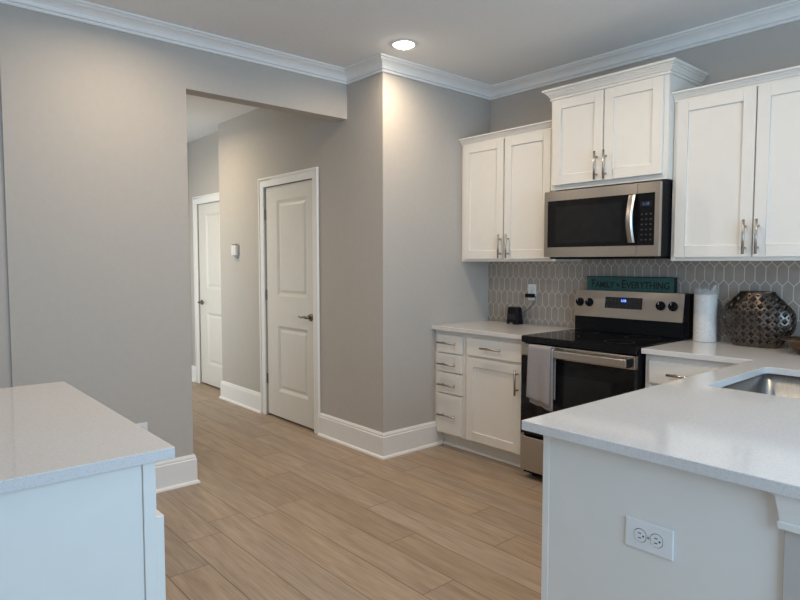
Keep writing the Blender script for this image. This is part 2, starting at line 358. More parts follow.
# baseboards with a shoe moulding
def bb_prof(h=0.181):
    return [(0, 0), (0.030, 0), (0.0295, 0.007), (0.026, 0.014), (0.021, 0.018), (0.016, 0.019), (0.016, h-0.030), (0.012, h-0.026), (0.012, h-0.014), (0.008, h-0.006), (0.006, h), (0, h)]
def baseboard(name, path): b = NB(); sweep(b, path, bb_prof()); return struct(finish(name, b, TRIM))
baseboard('baseboard_pantry', [(-0.787, D1), (0, D1), (0, -0.531)])
baseboard('baseboard_hall', [(-2.57, FY-0.02), (-2.57, D1), (-1.739, D1)])
baseboard('baseboard_opening', [(A-0.015, -8.4), (A-0.015, -3.28), (A, -3.245), (A, -2.312), (-0.53, -2.312), (-0.53, -3.14)])
baseboard('baseboard_hall_end', [(-3.68, -3.13), (-3.68, FY), (-3.55, FY)])

# door casings, doors
def casing(name, x0, x1, z1, y, w=0.08):
    """three sides around an opening on a -Y face; x0..x1 and z1 are the outer limits"""
    b = NB(); M = face_south(y)
    for (u0, u1) in ((x0, x0+w), (x1-w, x1)):
        fbox(b, M, u0, u1, 0, 0.012, 0, z1-w)
        e0, e1 = (u0, u0+0.018) if u0 == x0 else (u1-0.018, u1)
        fbox(b, M, e0, e1, 0.012, 0.02, 0, z1-w)
    fbox(b, M, x0, x1, 0, 0.012, z1-w, z1); fbox(b, M, x0, x1, 0.012, 0.02, z1-0.018, z1)
    fbox(b, M, x0, x0+0.018, 0.012, 0.02, z1-w, z1-0.018); fbox(b, M, x1-0.018, x1, 0.012, 0.02, z1-w, z1-0.018)
    return struct(finish(name, b, TRIM, bevel=0.003))
casing('trim_2', -1.739, -0.787, 2.122, D1)
casing('trim_3', -3.54, -2.615, 2.115, FY, w=0.085)
def lever(M, u, z, dirn, parent):
    b = NB()
    tube(b, M @ Vector((u, 0, z)), M @ Vector((u, 0.010, z)), 0.029, 20)
    tube(b, M @ Vector((u, 0.008, z)), M @ Vector((u, 0.045, z)), 0.012, 14)
    pts = [(0, .045, 0), (.02, .05, .002), (.045, .051, .004), (.07, .05, -.003), (.09, .05, -.002), (.108, .05, .006)]
    path_tube(b, [M @ Vector((u + dirn*a, v, z + c)) for a, v, c in pts], [.011, .011, .009, .0075, .0065, .006], 10)
    finish('door_handle', b, BRONZE, parent, smooth=True)
def interior_door(name, x0, x1, z1, y, holes, hinge_side, lev_u, lev_z, hinge_zs):
    M = face_south(y+0.047)
    b = NB(); panel_door(b, M, x0, x1, 0.018, z1, holes)
    o = struct(finish(name, b, DOORP, loc=((x0+x1)/2, y+0.03, 0)))
    Mf = face_south(y+0.012)
    lever(Mf, lev_u, lev_z, -1 if hinge_side == 'l' else 1, o)
    for z in hinge_zs:
        u = x0 - 0.004 if hinge_side == 'l' else x1 + 0.004
        h = NB(); tube(h, Mf @ Vector((u, 0.004, z-0.045)), Mf @ Vector((u, 0.004, z+0.045)), 0.0075, 10)
        fbox(h, Mf, u-0.012, u+0.012, -0.001, 0.003, z-0.045, z+0.045)
        finish('door_hinge', h, BRONZE, o)
    # dark closet behind the door stays closed off by the leaf
    return o
interior_door('door_1', -1.652, -0.876, 2.037, D1, [(-1.465, -0.985, 0.245, 0.825), (-1.465, -0.985, 1.085, 1.915)], 'l', -0.932, 0.932, (1.80, 1.09, 0.335))
interior_door('door_2', FX0+0.006, FX1-0.006, 2.027, FY, [(FX0+0.19, FX1-0.19, 0.245, 0.825), (FX0+0.19, FX1-0.19, 1.085, 1.915)], 'r', FX0+0.065, 0.932, (1.80, 1.09, 0.335))
# closets behind the doors, closed and dark
wall('wall_closet', (-2.48, -0.12, -0.32, -0.2, 0, H))
wall('wall_far_closet', (-3.8, -2.48, -0.32, -0.2, 0, H), (-3.8, -3.68, FY+0.12, -0.32, 0, H), (-2.6, -2.48, FY+0.12, -0.32, 0, H))

# backsplash of picket tile
b = NB(); box(b, 0.0, 3.3, -0.008, 0, 0.9, 1.40); box(b, 0.86, 1.636, -0.008, 0, 1.40, 1.45)
struct(finish('backsplash', b, TILE))

# ------------------------------------------------------------------ recessed ceiling lights
def downlight(loc, label, power, group, col=(1.0, 0.79, 0.55), lens=None):
    x, y = loc
    t = thing('ceiling_light', label, 'ceiling light', (x, y, H), group)
    b = NB(); lathe(b, x, y, [(0.063, H-0.0005), (0.063, H-0.005), (0.070, H-0.007), (0.082, H-0.006), (0.090, H-0.0005)], 40, cap=False); finish('trim_ring', b, PLASTIC, t, smooth=True)
    b = NB(); lathe(b, x, y, [(0.0001, H-0.024), (0.02, H-0.0235), (0.040, H-0.020), (0.055, H-0.013), (0.062, H-0.005), (0.062, H-0.001)], 40, cap=False); finish('lens', b, lens or LAMPM, t, smooth=True)
    l = bpy.data.lights.new('lamp_light', 'AREA'); l.shape = 'DISK'; l.size = 0.11; l.energy = power; l.color = col; l.spread = math.radians(165)
    o = bpy.data.objects.new('lamp_light', l); COL.objects.link(o); o.parent = t; o.location = (0, 0, -0.032)
    return t
downlight((0.307, -1.194), 'round lit recessed ceiling light near the crown moulding corner', CAN_POWER, None)
for q, k in (((1.55, -1.15), 0.75), ((2.75, -1.15), 0.7), ((0.20, -2.75), 1.05), ((1.7, -2.5), 0.9), ((0.7, -5.4), 1.0)):  # last two are unseen additions, to light the cabinets and left wall end
    downlight(q, 'round lit recessed ceiling light outside the picture', CAN_POWER*k, 'kitchen ceiling lights out of view', lens=LAMPM2)
downlight((-2.35, -1.9), 'round lit recessed ceiling light in the hall beyond the opening', HALL_CAN_POWER, None, (1.0, 0.78, 0.48))

# ------------------------------------------------------------------ base cabinets on the back wall
BF = -0.605        # face frame plane
def handle_on(parent, M, u, z, length, vertical, foot=None):
    b = NB(); pull(b, M, u, z, length, vertical, foot=foot); return finish('handle', b, NICKEL, parent, smooth=True)
def drawer(parent, M, u0, u1, z0, z1, hz=None, hl=0.175, t=0.02, hu=None):
    b = NB(); fbox(b, M, u0, u1, 0.0, t, z0, z1)
    o = finish('drawer', b, CAB, parent, bevel=0.002)
    M2 = M @ Matrix.Translation((0, t, 0))
    handle_on(o, M2, (u0+u1)/2 if hu is None else hu, hz if hz is not None else (z0+z1)/2, hl, False)
    return o
def door(parent, M, u0, u1, z0, z1, hu, hz, hl=0.17, rail=0.06):
    b = NB(); shaker(b, M, u0, u1, z0, z1, rail=rail)
    o = finish('cabinet_door', b, CAB, parent, bevel=0.0015)
    handle_on(o, M @ Matrix.Translation((0, 0.02, 0)), hu, hz, hl, True)
    return o
MB = face_south(BF)
t = thing('drawer_cabinet', 'narrow white base cabinet with four stacked drawers against the side wall', 'cabinet', (0.155, -0.3, 0))
b = NB(); box(b, 0.001, 0.307, BF, -0.003, 0.105, 0.879); box(b, 0.001, 0.307, -0.53, -0.003, 0.001, 0.105); finish('cabinet_body', b, CAB, t)
for z0, z1, hz in ((0.718, 0.846, 0.79), (0.578, 0.706, 0.634), (0.418, 0.566, 0.481), (0.118, 0.406, 0.255)): drawer(t, MB, 0.038, 0.286, z0, z1, hz, hu=0.16)
t = thing('door_cabinet', 'white base cabinet with one drawer over one door, left of the range', 'cabinet', (0.58, -0.3, 0))
b = NB(); box(b, 0.309, 0.853, BF, -0.003, 0.105, 0.879); box(b, 0.309, 0.853, -0.53, -0.003, 0.001, 0.105); finish('cabinet_body', b, CAB, t)
drawer(t, MB, 0.335, 0.815, 0.724, 0.846, 0.787, 0.18)
door(t, MB, 0.335, 0.815, 0.118, 0.706, 0.789, 0.596, 0.173)
b = NB(); sweep(b, [(0.0305, -0.53), (0.853, -0.53)], [(0, 0.001), (0.016, 0.001), (0.015, 0.010), (0.009, 0.017), (0, 0.02)]); struct(finish('trim_4', b, TRIM))
t = thing('corner_cabinet', 'white base cabinet with a drawer between the range and the sink run', 'cabinet', (1.95, -0.3, 0))
b = NB(); box(b, 1.645, 2.225, BF, -0.012, 0.105, 0.879); box(b, 1.645, 2.225, -0.53, -0.012, 0.001, 0.105); finish('cabinet_body', b, CAB, t)
drawer(t, MB, 1.672, 2.11, 0.724, 0.846, 0.783, 0.17, hu=1.87)
door(t, MB, 1.672, 2.11, 0.118, 0.706, 1.70, 0.596)

# countertops
CZ0, CZ1 = 0.8802, 0.909
b = NB(); slab(b, [(0.002, -0.652), (0.858, -0.652), (0.858, -0.009), (0.002, -0.009)], [], CZ0, CZ1)
tag(finish('countertop', b, QUARTZ, bevel=0.002, loc=(0.43, -0.33, CZ0)), 'short white quartz countertop in the corner left of the range', 'countertop')
SX0, SX1, SY0, SY1 = 2.300, 2.720, -1.430, -0.795
b = NB()
slab(b, [(2.163, -2.372), (3.25, -2.372), (3.25, -0.009), (1.638, -0.009), (1.638, -0.648), (2.190, -0.628)], [rrect(SX0, SX1, SY0, SY1, 0.03)], CZ0, CZ1)
tag(finish('countertop', b, QUARTZ, bevel=0.002, loc=(2.4, -1.2, CZ0)), 'large L-shaped white quartz countertop holding the sink', 'countertop')

# sink
t = thing('kitchen_sink', 'undermount stainless steel sink set into the white countertop', 'sink', (2.51, -1.11, 0.66))
b = NB()
R = [rrect(SX0-0.008, SX1+0.008, SY0-0.008, SY1+0.008, 0.038), rrect(SX0-0.008, SX1+0.008, SY0-0.008, SY1+0.008, 0.038), rrect(SX0+0.004, SX1-0.004, SY0+0.004, SY1-0.004, 0.05), rrect(SX0+0.03, SX1-0.03, SY0+0.03, SY1-0.03, 0.05), rrect(2.47, 2.55, -1.15, -1.07, 0.039)]
Z = [0.8795, 0.70, 0.678, 0.672, 0.668]
rings = [[b.verts.new((x, y, z)) for x, y in r] for r, z in zip(R, Z)]
fl = [b.verts.new((x, y, 0.8795)) for x, y in rrect(SX0-0.03, SX1+0.03, SY0-0.03, SY1+0.03, 0.05)]
rings = [fl] + rings
for P0, P1 in zip(rings, rings[1:]):
    for k in range(len(P0)): b.faces.new((P0[k], P0[(k+1) % len(P0)], P1[(k+1) % len(P0)], P1[k]))
finish('basin', b, SINKM, t, smooth=True, solid=0.0012)
b = NB(); lathe(b, 2.51, -1.11, [(0.043, 0.669), (0.040, 0.673), (0.032, 0.672), (0.028, 0.664), (0.004, 0.662)], 28); finish('drain', b, NICKEL, t, smooth=True)

# peninsula: sink cabinet with end panel, half-wall post with capital
PY = -2.335
t = thing('peninsula_cabinet', 'white peninsula cabinet with a plain end panel under the sink countertop', 'cabinet', (2.54, -1.5, 0))
b = NB(); box(b, 2.228, 2.243, PY+0.0205, -0.66, 0.105, 0.879); box(b, 2.815, 2.83, PY+0.0205, -0.66, 0.02, 0.879); box(b, 2.243, 2.815, PY+0.0205, -0.66, 0.105, 0.125); box(b, 2.28, 2.815, PY+0.0205, -0.66, 0.001, 0.105)
box(b, 2.243, 2.815, -0.68, -0.66, 0.125, 0.879)
finish('cabinet_body', b, CAB, t)
b = NB(); box(b, 2.214, 2.236, PY, PY+0.02, 0.001, 0.879); finish('corner_strip', b, CAB, t, bevel=0.0015)
b = NB(); box(b, 2.2365, 2.842, PY+0.003, PY+0.0195, 0.001, 0.879); finish('end_panel', b, CAB, t)
MW = face_west(2.2275)
for i, (y0, y1) in enumerate(((-2.305, -1.86), (-1.85, -1.39), (-1.38, -0.98))):
    b = NB(); shaker(b, MW, y0, y1, 0.118, 0.706); o = finish('cabinet_door', b, CAB, t, bevel=0.0015)
    handle_on(o, MW @ Matrix.Translation((0, 0.02, 0)), y0+0.03 if i % 2 else y1-0.03, 0.6, 0.17, True)
    b = NB(); fbox(b, MW, y0, y1, 0, 0.02, 0.724, 0.846); o = finish('drawer', b, CAB, t, bevel=0.002)
b = NB(); box(b, 2.8435, 2.97, -2.30, -0.012, 0.0, 0.879); struct(finish('wall_half', b, WALL))
t = thing('half_wall_post', 'white post with a stepped capital under the countertop overhang', 'post', (2.907, -2.32, 0))
PX0, PX1, PYF, PYB = 2.8435, 2.98, -2.345, -2.3005
b = NB(); box(b, PX0, PX1, PYF, PYB, 0.001, 0.80); finish('shaft', b, WALL, t, bevel=0.002)
CP = [(0, 0.802), (0.010, 0.802), (0.011, 0.816), (0.008, 0.818), (0.010, 0.838), (0.014, 0.862), (0.015, 0.872), (0.018, 0.873), (0.018, 0.879), (0, 0.879)]
b = NB(); sweep(b, [(PX0, PYB), (PX0, PYF), (PX1, PYF), (PX1, PYB)], CP); box(b, PX0, PX1, PYF, PYB, 0.80, 0.879); finish('capital', b, CAB, t)
b = NB(); sweep(b, [(PX0, PYB), (PX0, PYF), (PX1, PYF), (PX1, PYB)], [(0, 0.001), (0.014, 0.001), (0.014, 0.12), (0.006, 0.135), (0, 0.14)]); finish('base_moulding', b, CAB, t)

# ------------------------------------------------------------------ wall cabinets
def cab_crown(z0, z1, out):
    h = z1-z0
    return [(a*out if a < 1 else out, z0+f*h) for a, f in ((0, 0), (.22, 0), (.22, .15), (.12, .17), (.12, .25), (.26, .27), (.36, .42), (.54, .56), (.54, .64), (.70, .66), (.70, .75), (.84, .77), (1, .84), (1, 1), (0, 1))]
UF = -0.327
MU = face_south(UF-0.0005)
t = thing('wall_cabinet', 'white two-door wall cabinet in the corner left of the microwave', 'cabinet', (0.42, -0.16, 1.384))
b = NB(); box(b, 0.002, 0.858, UF, -0.009, 1.384, 2.31); finish('cabinet_body', b, CAB, t)
door(t, MU, 0.036, 0.420, 1.402, 2.258, 0.407, 1.492)
door(t, MU, 0.434, 0.822, 1.402, 2.258, 0.477, 1.492)
b = NB(); sweep(b, [(0.002, UF), (0.858, UF)], cab_crown(2.262, 2.312, 0.042)); finish('crown_moulding', b, CAB, t)
MF = -0.392
t = thing('wall_cabinet', 'taller white two-door wall cabinet above the microwave', 'cabinet', (1.25, -0.2, 1.86))
b = NB(); box(b, 0.860, 1.636, MF, -0.002, 1.846, 2.49); finish('cabinet_body', b, CAB, t)
MM = face_south(MF-0.0005)
door(t, MM, 0.884, 1.240, 1.876, 2.418, 1.207, 1.966)
door(t, MM, 1.250, 1.610, 1.876, 2.418, 1.268, 1.966)
b = NB(); sweep(b, [(0.860, -0.002), (0.860, MF), (1.636, MF), (1.636, -0.002)], cab_crown(2.425, 2.492, 0.048)); finish('crown_moulding', b, CAB, t)
t = thing('wall_cabinet', 'white two-door wall cabinet above the perforated vase, right of the microwave', 'cabinet', (2.07, -0.16, 1.384))
b = NB(); box(b, 1.638, 2.512, UF, -0.009, 1.384, 2.32); finish('cabinet_body', b, CAB, t)
door(t, MU, 1.664, 2.066, 1.404, 2.272, 2.037, 1.507, 0.178)
door(t, MU, 2.074, 2.484, 1.404, 2.272, 2.098, 1.507, 0.178)
b = NB(); sweep(b, [(1.638, UF), (2.512, UF), (2.512, -0.009)], cab_crown(2.275, 2.325, 0.042)); finish('crown_moulding', b, CAB, t)

# ------------------------------------------------------------------ microwave
X0, X1 = 0.866, 1.632
YM = -0.468
t = thing('microwave', 'stainless steel over-the-range microwave with black glass door', 'microwave', (1.25, -0.2, 1.41))
b = NB(); box(b, X0+0.004, X1-0.004, YM+0.03, -0.012, 1.412, 1.832); finish('microwave_body', b, BLACK, t)
b = NB(); MMW = face_south(YM+0.03)
XD = 1.500
for q in ((X0, XD, 1.410, 1.472), (X0, XD, 1.768, 1.828), (X0, X0+0.026, 1.472, 1.768)) : fbox(b, MMW, q[0], q[1], 0.0, 0.03, q[2], q[3])
finish('door_frame', b, STEEL, t)
b = NB(); fbox(b, MMW, X0+0.026, XD, 0.0, 0.029, 1.472, 1.768); wd = finish('door_glass', b, GLASSB, t)
b = NB(); fbox(b, MMW, X0+0.085, 1.405, 0.029, 0.0296, 1.498, 1.728); finish('window', b, GLASSG, wd)
b = NB()
for q in ((XD+0.002, X1, 1.410, 1.472), (XD+0.002, X1, 1.768, 1.828), (1.606, X1, 1.472, 1.768)): fbox(b, MMW, q[0], q[1], 0.0, 0.03, q[2], q[3])
finish('control_frame', b, STEEL, t)
b = NB(); fbox(b, MMW, XD+0.002, 1.606, 0.0, 0.029, 1.472, 1.768); cp = finish('control_panel', b, GLASSB, t)
b = NB(); fbox(b, MMW, 1.520, 1.588, 0.029, 0.0298, 1.692, 1.722); dsp = finish('display', b, SCREEN, cp)
text_mesh('1:18', 0.024, Matrix.Translation((1.532, YM+0.0001, 1.699)) @ Matrix.Diagonal((1, -1, 1, 1)), DIGITDIM, 'clock_digits', dsp)
for r in range(6):
    for c in range(3):
        b = NB(); fbox(b, MMW, 1.525+0.026*c, 1.537+0.026*c, 0.029, 0.0296, 1.500+0.029*r, 1.508+0.029*r); finish('key', b, KEYM, cp)
b = NB(); n = 14; prof = []
rings = []
for i in range(n+1):
    s = i/n; z = 1.488 + s*(1.762-1.488); bow = 0.016 + 0.034*math.sin(PI*s)
    u = 1.476
    rings.append([b.verts.new(MMW @ Vector(q)) for q in ((u-0.022, 0.03+bow-0.004, z), (u-0.012, 0.03+bow+0.006, z), (u+0.012, 0.03+bow+0.006, z), (u+0.022, 0.03+bow-0.004, z), (u+0.012, 0.03+bow-0.009, z), (u-0.012, 0.03+bow-0.009, z))])
for P0, P1 in zip(rings, rings[1:]):
    for k in range(6): b.faces.new((P0[k], P0[(k+1) % 6], P1[(k+1) % 6], P1[k]))
b.faces.new(rings[0][::-1]); b.faces.new(rings[-1])
for z in (1.496, 1.754): fbox(b, MMW, 1.464, 1.488, 0.0295, 0.046, z-0.008, z+0.008)
finish('handle', b, STEEL, t, bevel=0.001)
b = NB(); box(b, X0+0.03, X1-0.03, -0.44, -0.05, 1.398, 1.4118)
finish('underside_vent', b, BLACK, t)

# ------------------------------------------------------------------ range
RX0, RX1 = 0.864, 1.630
t = thing('kitchen_range', 'stainless steel electric range with black glass cooktop and oven door', 'stove', (1.247, -0.35, 0))
b = NB(); box(b, RX0+0.002, RX1-0.002, -0.655, -0.03, 0.03, 0.893); finish('range_body', b, BLACK, t)
b = NB()
slab(b, [(RX0, -0.69), (RX1, -0.69), (RX1, -0.10), (RX0, -0.10)], [], 0.893, 0.915)
box(b, RX0, RX1, -0.692, -0.672, 0.872, 0.914)
finish('cooktop', b, GLASSB, t, bevel=0.004)
for cx, cy, r in ((1.05, -0.52, 0.105), (1.44, -0.52, 0.085), (1.05, -0.24, 0.075), (1.44, -0.24, 0.105)):
    b = NB(); lathe(b, cx, cy, [(r, 0.9152), (r, 0.9155), (r-0.003, 0.9155), (r-0.003, 0.9152)], 48, cap=False); finish('burner_ring', b, KEYM, t)
# backguard
b = NB(); box(b, RX0+0.004, RX1+0.014, -0.078, -0.012, 0.9155, 1.186); box(b, RX0+0.004, RX1-0.01, -0.10, -0.078, 0.9155, 1.012); finish('backguard', b, BLACK, t, bevel=0.003)
MG = face_south(-0.0785)
b = NB(); Pz = [(0.0, 1.008), (0.030, 1.010), (0.026, 1.040), (0.008, 1.188), (0.0, 1.188)]
L = [b.verts.new(MG @ Vector((RX0+0.002, v, z))) for v, z in Pz]; Rr = [b.verts.new(MG @ Vector((RX1-0.012, v, z))) for v, z in Pz]
for k in range(5): b.faces.new((L[k], L[(k+1) % 5], Rr[(k+1) % 5], Rr[k]))
b.faces.new(L[::-1]); b.faces.new(Rr)
pn = finish('control_panel', b, STEEL, t, bevel=0.0015)
ang = math.atan2(0.018, 0.148)
MP = Matrix.Translation((0, -0.0785-0.0175, 1.110)) @ Matrix.Rotation(-ang, 4, 'X') @ Matrix.Diagonal((1, -1, 1, 1))
for u in (0.905, 0.978, 1.474, 1.552):
    b = NB(); tube(b, MP @ Vector((u, 0, -0.004)), MP @ Vector((u, 0.006, -0.004)), 0.029, 26); tube(b, MP @ Vector((u, 0.006, -0.004)), MP @ Vector((u, 0.024, -0.004)), 0.025, 26, 0.021)
    kb = finish('knob', b, BLACK, t, bevel=0.001)
    b = NB(); fbox(b, MP, u-0.005, u+0.005, 0.022, 0.032, -0.024, 0.016); finish('knob_grip', b, BLACK, kb)
    b = NB(); fbox(b, MP, u-0.0015, u+0.0015, 0.0321, 0.0326, 0.001, 0.015); finish('pointer', b, PLASTIC, kb)
b = NB(); fbox(b, MP, 1.096, 1.354, 0.0004, 0.0022, -0.036, 0.038); ds = finish('display', b, SCREEN, t)
text_mesh('1:18', 0.021, MP @ Matrix.Translation((1.208, 0.0027, 0.009)), DIGIT, 'clock_digits', ds, offset=0.0008)
for c in range(9):
    for r in range(2):
        if r == 1 and 3 < c < 6: continue
        b = NB(); fbox(b, MP, 1.106+0.027*c, 1.120+0.027*c, 0.0023, 0.0027, -0.026+0.036*r, -0.020+0.036*r); finish('key', b, KEYM, ds)
# oven door
MO = face_south(-0.656)
b = NB(); fbox(b, MO, RX0+0.003, RX1-0.003, 0.0, 0.038, 0.792, 0.866)
finish('oven_door_top', b, STEEL, t, bevel=0.003)
b = NB(); fbox(b, MO, RX0+0.003, RX1-0.003, 0.0, 0.037, 0.292, 0.7915); dg_ = finish('oven_door_glass', b, GLASSB, t, bevel=0.003)
b = NB(); fbox(b, MO, RX0+0.13, RX1-0.14, 0.037, 0.0375, 0.42, 0.70); finish('oven_window', b, GLASSG, dg_)
b = NB(); fbox(b, MO, RX0+0.050, RX1-0.022, 0.066, 0.092, 0.806, 0.852)
hd = finish('oven_handle', b, STEEL, t, bevel=0.006)
for u in (RX0+0.050, RX1-0.052):
    b = NB(); fbox(b, MO, u, u+0.03, 0.038, 0.066, 0.812, 0.846); u > 1.2 and fbox(b, MO, u+0.0302, u+0.034, 0.038, 0.0925, 0.806, 0.852); finish('handle_bracket', b, BLACK, hd)
b = NB(); fbox(b, MO, RX0+0.003, RX1-0.003, 0.0, 0.038, 0.055, 0.277); finish('storage_drawer', b, STEEL, t, bevel=0.006)
for u in (RX0+0.03, RX1-0.06):
    for y in (-0.6, -0.12): b = NB(); box(b, u, u+0.03, y, y+0.03, 0.0005, 0.03); finish('foot', b, BLACK, t)

# towel over the oven handle
YH0, YH1 = -0.656-0.092, -0.656-0.066
def towel(bm, u0, u1, yfront, yback, ztop, zf, zb, ph):
    nu = 22
    prof = []
    nf = 18
    for i in range(nf+1): s = i/nf; prof.append((yfront, zf + (ztop-0.012-zf)*s, 1-s))
    yc = (yfront+yback)/2; r = (yback-yfront)/2
    for i in range(1, 8): a = PI - PI*i/8; prof.append((yc + r*math.cos(a), ztop-0.012 + 0.012*math.sin(a), 0))
    for i in range(nf+1): s = i/nf; prof.append((yback, ztop-0.012 + (zb-ztop+0.012)*s, -s))
    G = []
    for (y, z, s) in prof:
        row = []
        for k in range(nu+1):
            q = k/nu; u = u0 + (u1-u0)*q
            amp = 0.006*abs(s)
            yy = y + (-amp*(0.6 + math.sin(q*9 + ph) ) if s > 0 else 0.0)
            pinch = 0.006*max(s, 0)*(q-0.5)
            zz = z - (0.03*max(s, 0)**2*q if s > 0 else 0) + 0.004*max(s, 0)*math.sin(q*11+ph)
            row.append(bm.verts.new((u + pinch, yy, zz)))
        G.append(row)
    for A_, B_ in zip(G, G[1:]):
        for k in range(nu): bm.faces.new((A_[k], A_[k+1], B_[k+1], B_[k]))
b = NB(); towel(b, 0.970, 1.130, YH0-0.010, YH1+0.008, 0.868, 0.545, 0.62, 0.4)
tw = finish('dish_towel', b, TOWEL, smooth=True, solid=0.009, loc=(1.05, YH0, 0.6))
tag(tw, 'grey dish towel hanging over the oven door handle', 'towel')
b = NB(); towel(b, 0.988, 1.143, YH0-0.0015, YH1+0.0015, 0.8595, 0.515, 0.55, 1.6)
finish('inner_fold', b, TOWEL, tw, smooth=True, solid=0.004)

# sign on the backguard
t = thing('wooden_sign', 'long teal wooden sign with black lettering on top of the range', 'sign', (1.24, -0.045, 1.187))
b = NB(); box(b, 0.932, 1.542, -0.058, -0.036, 1.1885, 1.279); finish('board', b, TEAL, t, bevel=0.0015)
b = NB()
for q in ((0.930, 1.544, 1.279, 1.283), (1.539, 1.544, 1.1885, 1.279)): box(b, q[0], q[1], -0.060, -0.034, q[2], q[3])
finish('dark_edge', b, INK, t)
x = 0.966
MT = lambda x, z: Matrix.Translation((x, -0.0586, z)) @ Matrix.Diagonal((1, -1, 1, 1))
for s, sz, zz, gap in (('F', 0.076, 1.208, .002), ('AMILY', 0.058, 1.208, .014), ('is', 0.038, 1.217, .015), ('E', 0.080, 1.207, .002), ('VERYTHING', 0.062, 1.208, .004)):
    x = text_mesh(s, sz, MT(x, zz), INK, 'lettering', t, offset=0.0012, sx=0.86) + gap

# paper towel roll in film
t = thing('paper_towel_roll', 'white paper towel roll in clear wrap standing beside the range', 'paper towel', (1.735, -0.085, 0.909))
cx, cy, rr = 1.738, -0.082, 0.062
b = NB(); lathe(b, cx, cy, [(0.02, 0.91), (rr-0.002, 0.91), (rr, 0.914), (rr, 1.186), (rr-0.003, 1.189), (0.021, 1.189), (0.021, 1.15), (0.021, 0.91)], 40, cap=False); finish('roll', b, PAPER, t, bevel=0.001)
b = NB(); lathe(b, cx, cy, [(0.0205, 0.911), (0.0205, 1.1885), (0.019, 1.1885), (0.019, 0.911)], 24, cap=False); finish('core', b, CARD, t)
b = NB(); rnd = random.Random(3); n = 40; rings = []
for j in range(15):
    z = 0.9105 + (1.196-0.9105)*j/12 if j <= 12 else 1.196 + 0.012*(j-12); row = []
    for k in range(n):
        a = 2*PI*k/n; r = rr + 0.002 + rnd.uniform(0, 0.0008)
        zz = z
        if j > 11:
            w = max(0, math.cos(a - 0.15))**5
            zz += (j-11)*(0.013*w + rnd.uniform(-0.004, 0.004)); r += (j-12)*0.003*rnd.uniform(-1, 1) + 0.004*w*(j-11)
            if j == 14: r -= 0.012*(1-w)
        row.append(b.verts.new((cx + r*math.cos(a), cy + r*math.sin(a), zz)))
    rings.append(row)
for P0, P1 in zip(rings, rings[1:]):
    for k in range(n): b.faces.new((P0[k], P0[(k+1) % n], P1[(k+1) % n], P1[k]))
finish('wrapper', b, FILM, t, smooth=True)

# perforated vase
def quatrefoil(u, v, r):
    """is (u,v) inside a four-lobed hole of size r centred at 0"""
    d = r*0.56; q = r*0.42
    for (a, c) in ((d, 0), (-d, 0), (0, d), (0, -d)):
        if (u-a)**2 + (v-c)**2 < q*q: return True
    return abs(u) < d*0.6 and abs(v) < d*0.6
VX, VY, VZ = 2.018, -0.092, 0.909
HWP = [(0.0, 0.112), (0.006, 0.121), (0.03, 0.139), (0.06, 0.161), (0.09, 0.181), (0.105, 0.188), (0.13, 0.192), (0.165, 0.192), (0.19, 0.187), (0.205, 0.179), (0.235, 0.151), (0.265, 0.121), (0.285, 0.101), (0.294, 0.093), (0.300, 0.089)]
def hw(z):
    for (z0, a), (z1, c) in zip(HWP, HWP[1:]):
        if z <= z1: s = (z-z0)/(z1-z0); return a + (c-a)*s
    return HWP[-1][1]
t = thing('perforated_vase', 'wide dark bronze vase with cut-out flower-shaped holes beside the paper towels', 'vase', (VX, VY, VZ))
b = NB(); NU, NV = 520, 140; VH = 0.300; grid = []
for j in range(NV+1):
    z = VH*j/NV; r = hw(z)
    grid.append([b.verts.new((VX + r*math.cos(2*PI*k/NU), VY + (0.020 + 0.33*r)*math.sin(2*PI*k/NU)*0.98, VZ + z + 0.0005)) for k in range(NU)])
# holes are laid out on the flat front (x,z) and mirrored at the back
PXH, PZH = 0.0410, 0.0385
for j in range(NV):
    zc = VH*(j+0.5)/NV
    for k in range(NU):
        a = 2*PI*(k+0.5)/NU; r = hw(zc); 
        # arc position along the front face
        s = (math.pi/2 - (a if a <= PI else 2*PI - a)); arc = r*math.sin(s)*0.55 + r*s*0.45
        hole = False
        if 0.020 < zc < 0.285:
            vz = (zc - 0.034 + 5.5*PZH) % PZH - PZH/2; uu = (arc + 50.5*PXH) % PXH - PXH/2
            if quatrefoil(uu, vz, 0.0148): hole = True
            v2 = (zc - 0.034 + 5*PZH) % PZH - PZH/2; u2 = (arc + 50*PXH) % PXH - PXH/2
            if abs(u2) + abs(v2) < 0.0062: hole = True
        if hole: continue
        b.faces.new((grid[j][k], grid[j][(k+1) % NU], grid[j+1][(k+1) % NU], grid[j+1][k]))
for v in [v for v in b.verts if not v.link_faces]: b.verts.remove(v)
finish('pierced_body', b, GUN, t, smooth=True, solid=0.003)
b = NB(); lathe(b, VX, VY, [(0.087, VZ+0.299), (0.092, VZ+0.3045), (0.085, VZ+0.306), (0.079, VZ+0.300), (0.087, VZ+0.299)], 48, sy=0.55, cap=False); finish('rim', b, GUN, t, smooth=True)
b = NB(); lathe(b, VX, VY, [(0.108, VZ+0.0003), (0.113, VZ+0.006), (0.001, VZ+0.006)], 48, sy=0.5); finish('foot', b, GUN, t)

